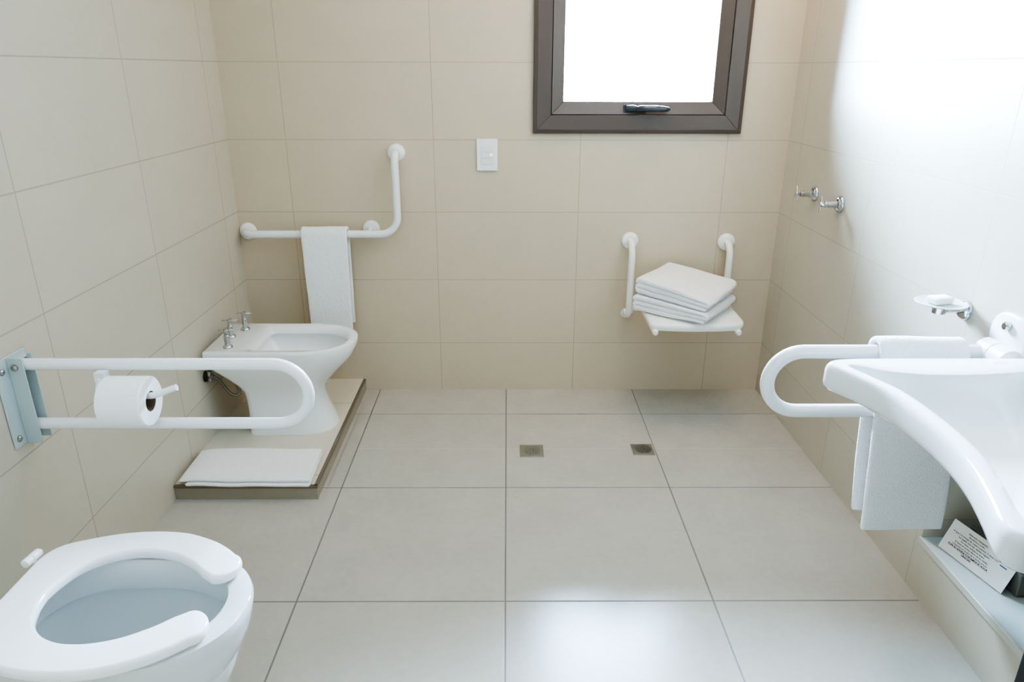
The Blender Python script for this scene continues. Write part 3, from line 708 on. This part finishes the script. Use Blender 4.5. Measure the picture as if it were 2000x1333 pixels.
# ------------------------------------------------------------------ PRINTED CARD in the recess
BLc = Vector((1.2956, -1.453, 0.1812)); BRc = Vector((1.3454, -1.6512, 0.1812)); bd = (BRc-BLc).normalized(); hn = Vector((0.96985, 0.24369, 0)); la = math.radians(24)
upv = hn*math.sin(la)+Vector((0, 0, 1))*math.cos(la); HC, WC = 0.092, (BRc-BLc).length
nrm = bd.cross(upv).normalized()
if nrm.x > 0: nrm = -nrm
t = empty('printed_card', tuple(BLc), 'white card printed with text lines, leaning in the recess under the washbasin', 'card')
mb = MB(); q = [BLc, BRc, BRc+upv*HC, BLc+upv*HC]
mb.add(q+[p-nrm*0.0006 for p in q], [(0, 1, 2, 3), (7, 6, 5, 4), (0, 4, 5, 1), (1, 5, 6, 2), (2, 6, 7, 3), (3, 7, 4, 0)], False); mb.build('card_sheet', M_card, t)
def text_mesh(name, body, size, u, v, mat, par, bold=0.0, align='CENTER', spacing=1.0):
    cu = bpy.data.curves.new(name, 'FONT'); cu.body = body; cu.size = size; cu.align_x = align; cu.offset = bold; cu.space_line = spacing
    tmp = bpy.data.objects.new(name+'_tmp', cu); COL.objects.link(tmp)
    dg = bpy.context.evaluated_depsgraph_get(); me = bpy.data.meshes.new_from_object(tmp.evaluated_get(dg)); bpy.data.objects.remove(tmp)
    for p in me.vertices: p.co = BLc+bd*(u+p.co.x)+upv*(v+p.co.y)+nrm*0.0006
    me.name = name; me.materials.clear(); me.materials.append(mat)
    o = bpy.data.objects.new(name, me); COL.objects.link(o); o.parent = par; o.matrix_parent_inverse = Matrix.Translation(par.location).inverted()
    return o
text_mesh('printed_text', 'Estimados Huespedes\nAyudenos a cuidar\nel agua y la energia de nuestro planeta. Si desea usar\nsus toallas otra vez, dejelas colgadas.\nPor favor, indique su deseo.\nSi desea el cambio diario de las toallas,\ncoloquelas en el piso de la ducha, gracias.', 0.0068, 0.086, 0.077, M_ink, t, 0.0, spacing=1.12)
text_mesh('bold_text', 'CON SU AYUDA CUIDAMOS EL AGUA\nGRACIAS', 0.0074, 0.083, 0.0235, M_ink, t, 0.0002)
mb = MB(); 
for (u0, u1, v0, v1) in ((0.158, 0.188, 0.066, 0.0725), (0.188, 0.196, 0.0675, 0.0700), (0.164, 0.184, 0.058, 0.0605)):
    mb.add([BLc+bd*a+upv*c+nrm*0.0006 for a, c in ((u0, v0), (u1, v0), (u1, v1), (u0, v1))], [(0, 1, 2, 3)], False)
mb.build('printed_logo', M_blue, t)
o = MB().box((1.375, -1.664, 0.1805), (1.44, -1.45, 0.245)).build('storage_box', M_greybox, bevel=0.003)
tag(o, 'dark grey box in the recess behind the printed card under the washbasin', 'box')

# ------------------------------------------------------------------ LIGHT
wd = bpy.data.worlds.new('world'); sc.world = wd; wd.use_nodes = True
bg = wd.node_tree.nodes['Background']; bg.inputs['Color'].default_value = (0.52, 0.755, 1.0, 1); bg.inputs['Strength'].default_value = 400.0
def area(name, loc, rot, sx, sy, power, col, portal=False):
    l = bpy.data.lights.new(name, 'AREA'); l.shape = 'RECTANGLE'; l.size = sx; l.size_y = sy; l.energy = power; l.color = col
    if portal: l.cycles.is_portal = True
    o = bpy.data.objects.new(name, l); COL.objects.link(o); o.location = loc; o.rotation_euler = rot; return o
area('window_portal', (0.626, 0.10, 1.62), (math.radians(-90), 0, 0), 0.84, 0.85, 1, (1, 1, 1), True)
area('warm_fill', (0.75, -0.50, 2.58), (0, 0, 0), 0.7, 0.6, 17, (1.0, 0.72, 0.46))  # unseen warm fill, added overhead to brighten the back of the room
area('cool_fill', (0.2, -3.46, 1.45), (math.radians(90), 0, 0), 1.0, 1.9, 3.0, (0.25, 0.48, 1.0))  # unseen cool fill, added behind the camera; that wall has no opening

# ------------------------------------------------------------------ CAMERA
cam = bpy.data.cameras.new('camera'); co = bpy.data.objects.new('camera', cam); COL.objects.link(co); sc.camera = co
f_ = Vector((0.00624737, 0.93512493, -0.35426309)); r_ = Vector((0.99998047, -0.00578915, 0.00235324)); u_ = Vector((-0.000149697, 0.354270875, 0.935142837))
Mx = Matrix((( r_.x, u_.x, -f_.x, 0.083896), (r_.y, u_.y, -f_.y, -3.129388), (r_.z, u_.z, -f_.z, 1.432537), (0, 0, 0, 1)))
co.matrix_world = Mx
cam.sensor_width = 36.0; cam.lens = 1400.492*36/2000; cam.clip_start = 0.05

sc.view_settings.view_transform = 'AgX'
sc.view_settings.look = 'AgX - High Contrast'
sc.view_settings.exposure = -0.25
sc.cycles.use_denoising = True
sc.cycles.max_bounces = 12
sc.cycles.diffuse_bounces = 8
sc.cycles.caustics_reflective = False
sc.cycles.caustics_refractive = False
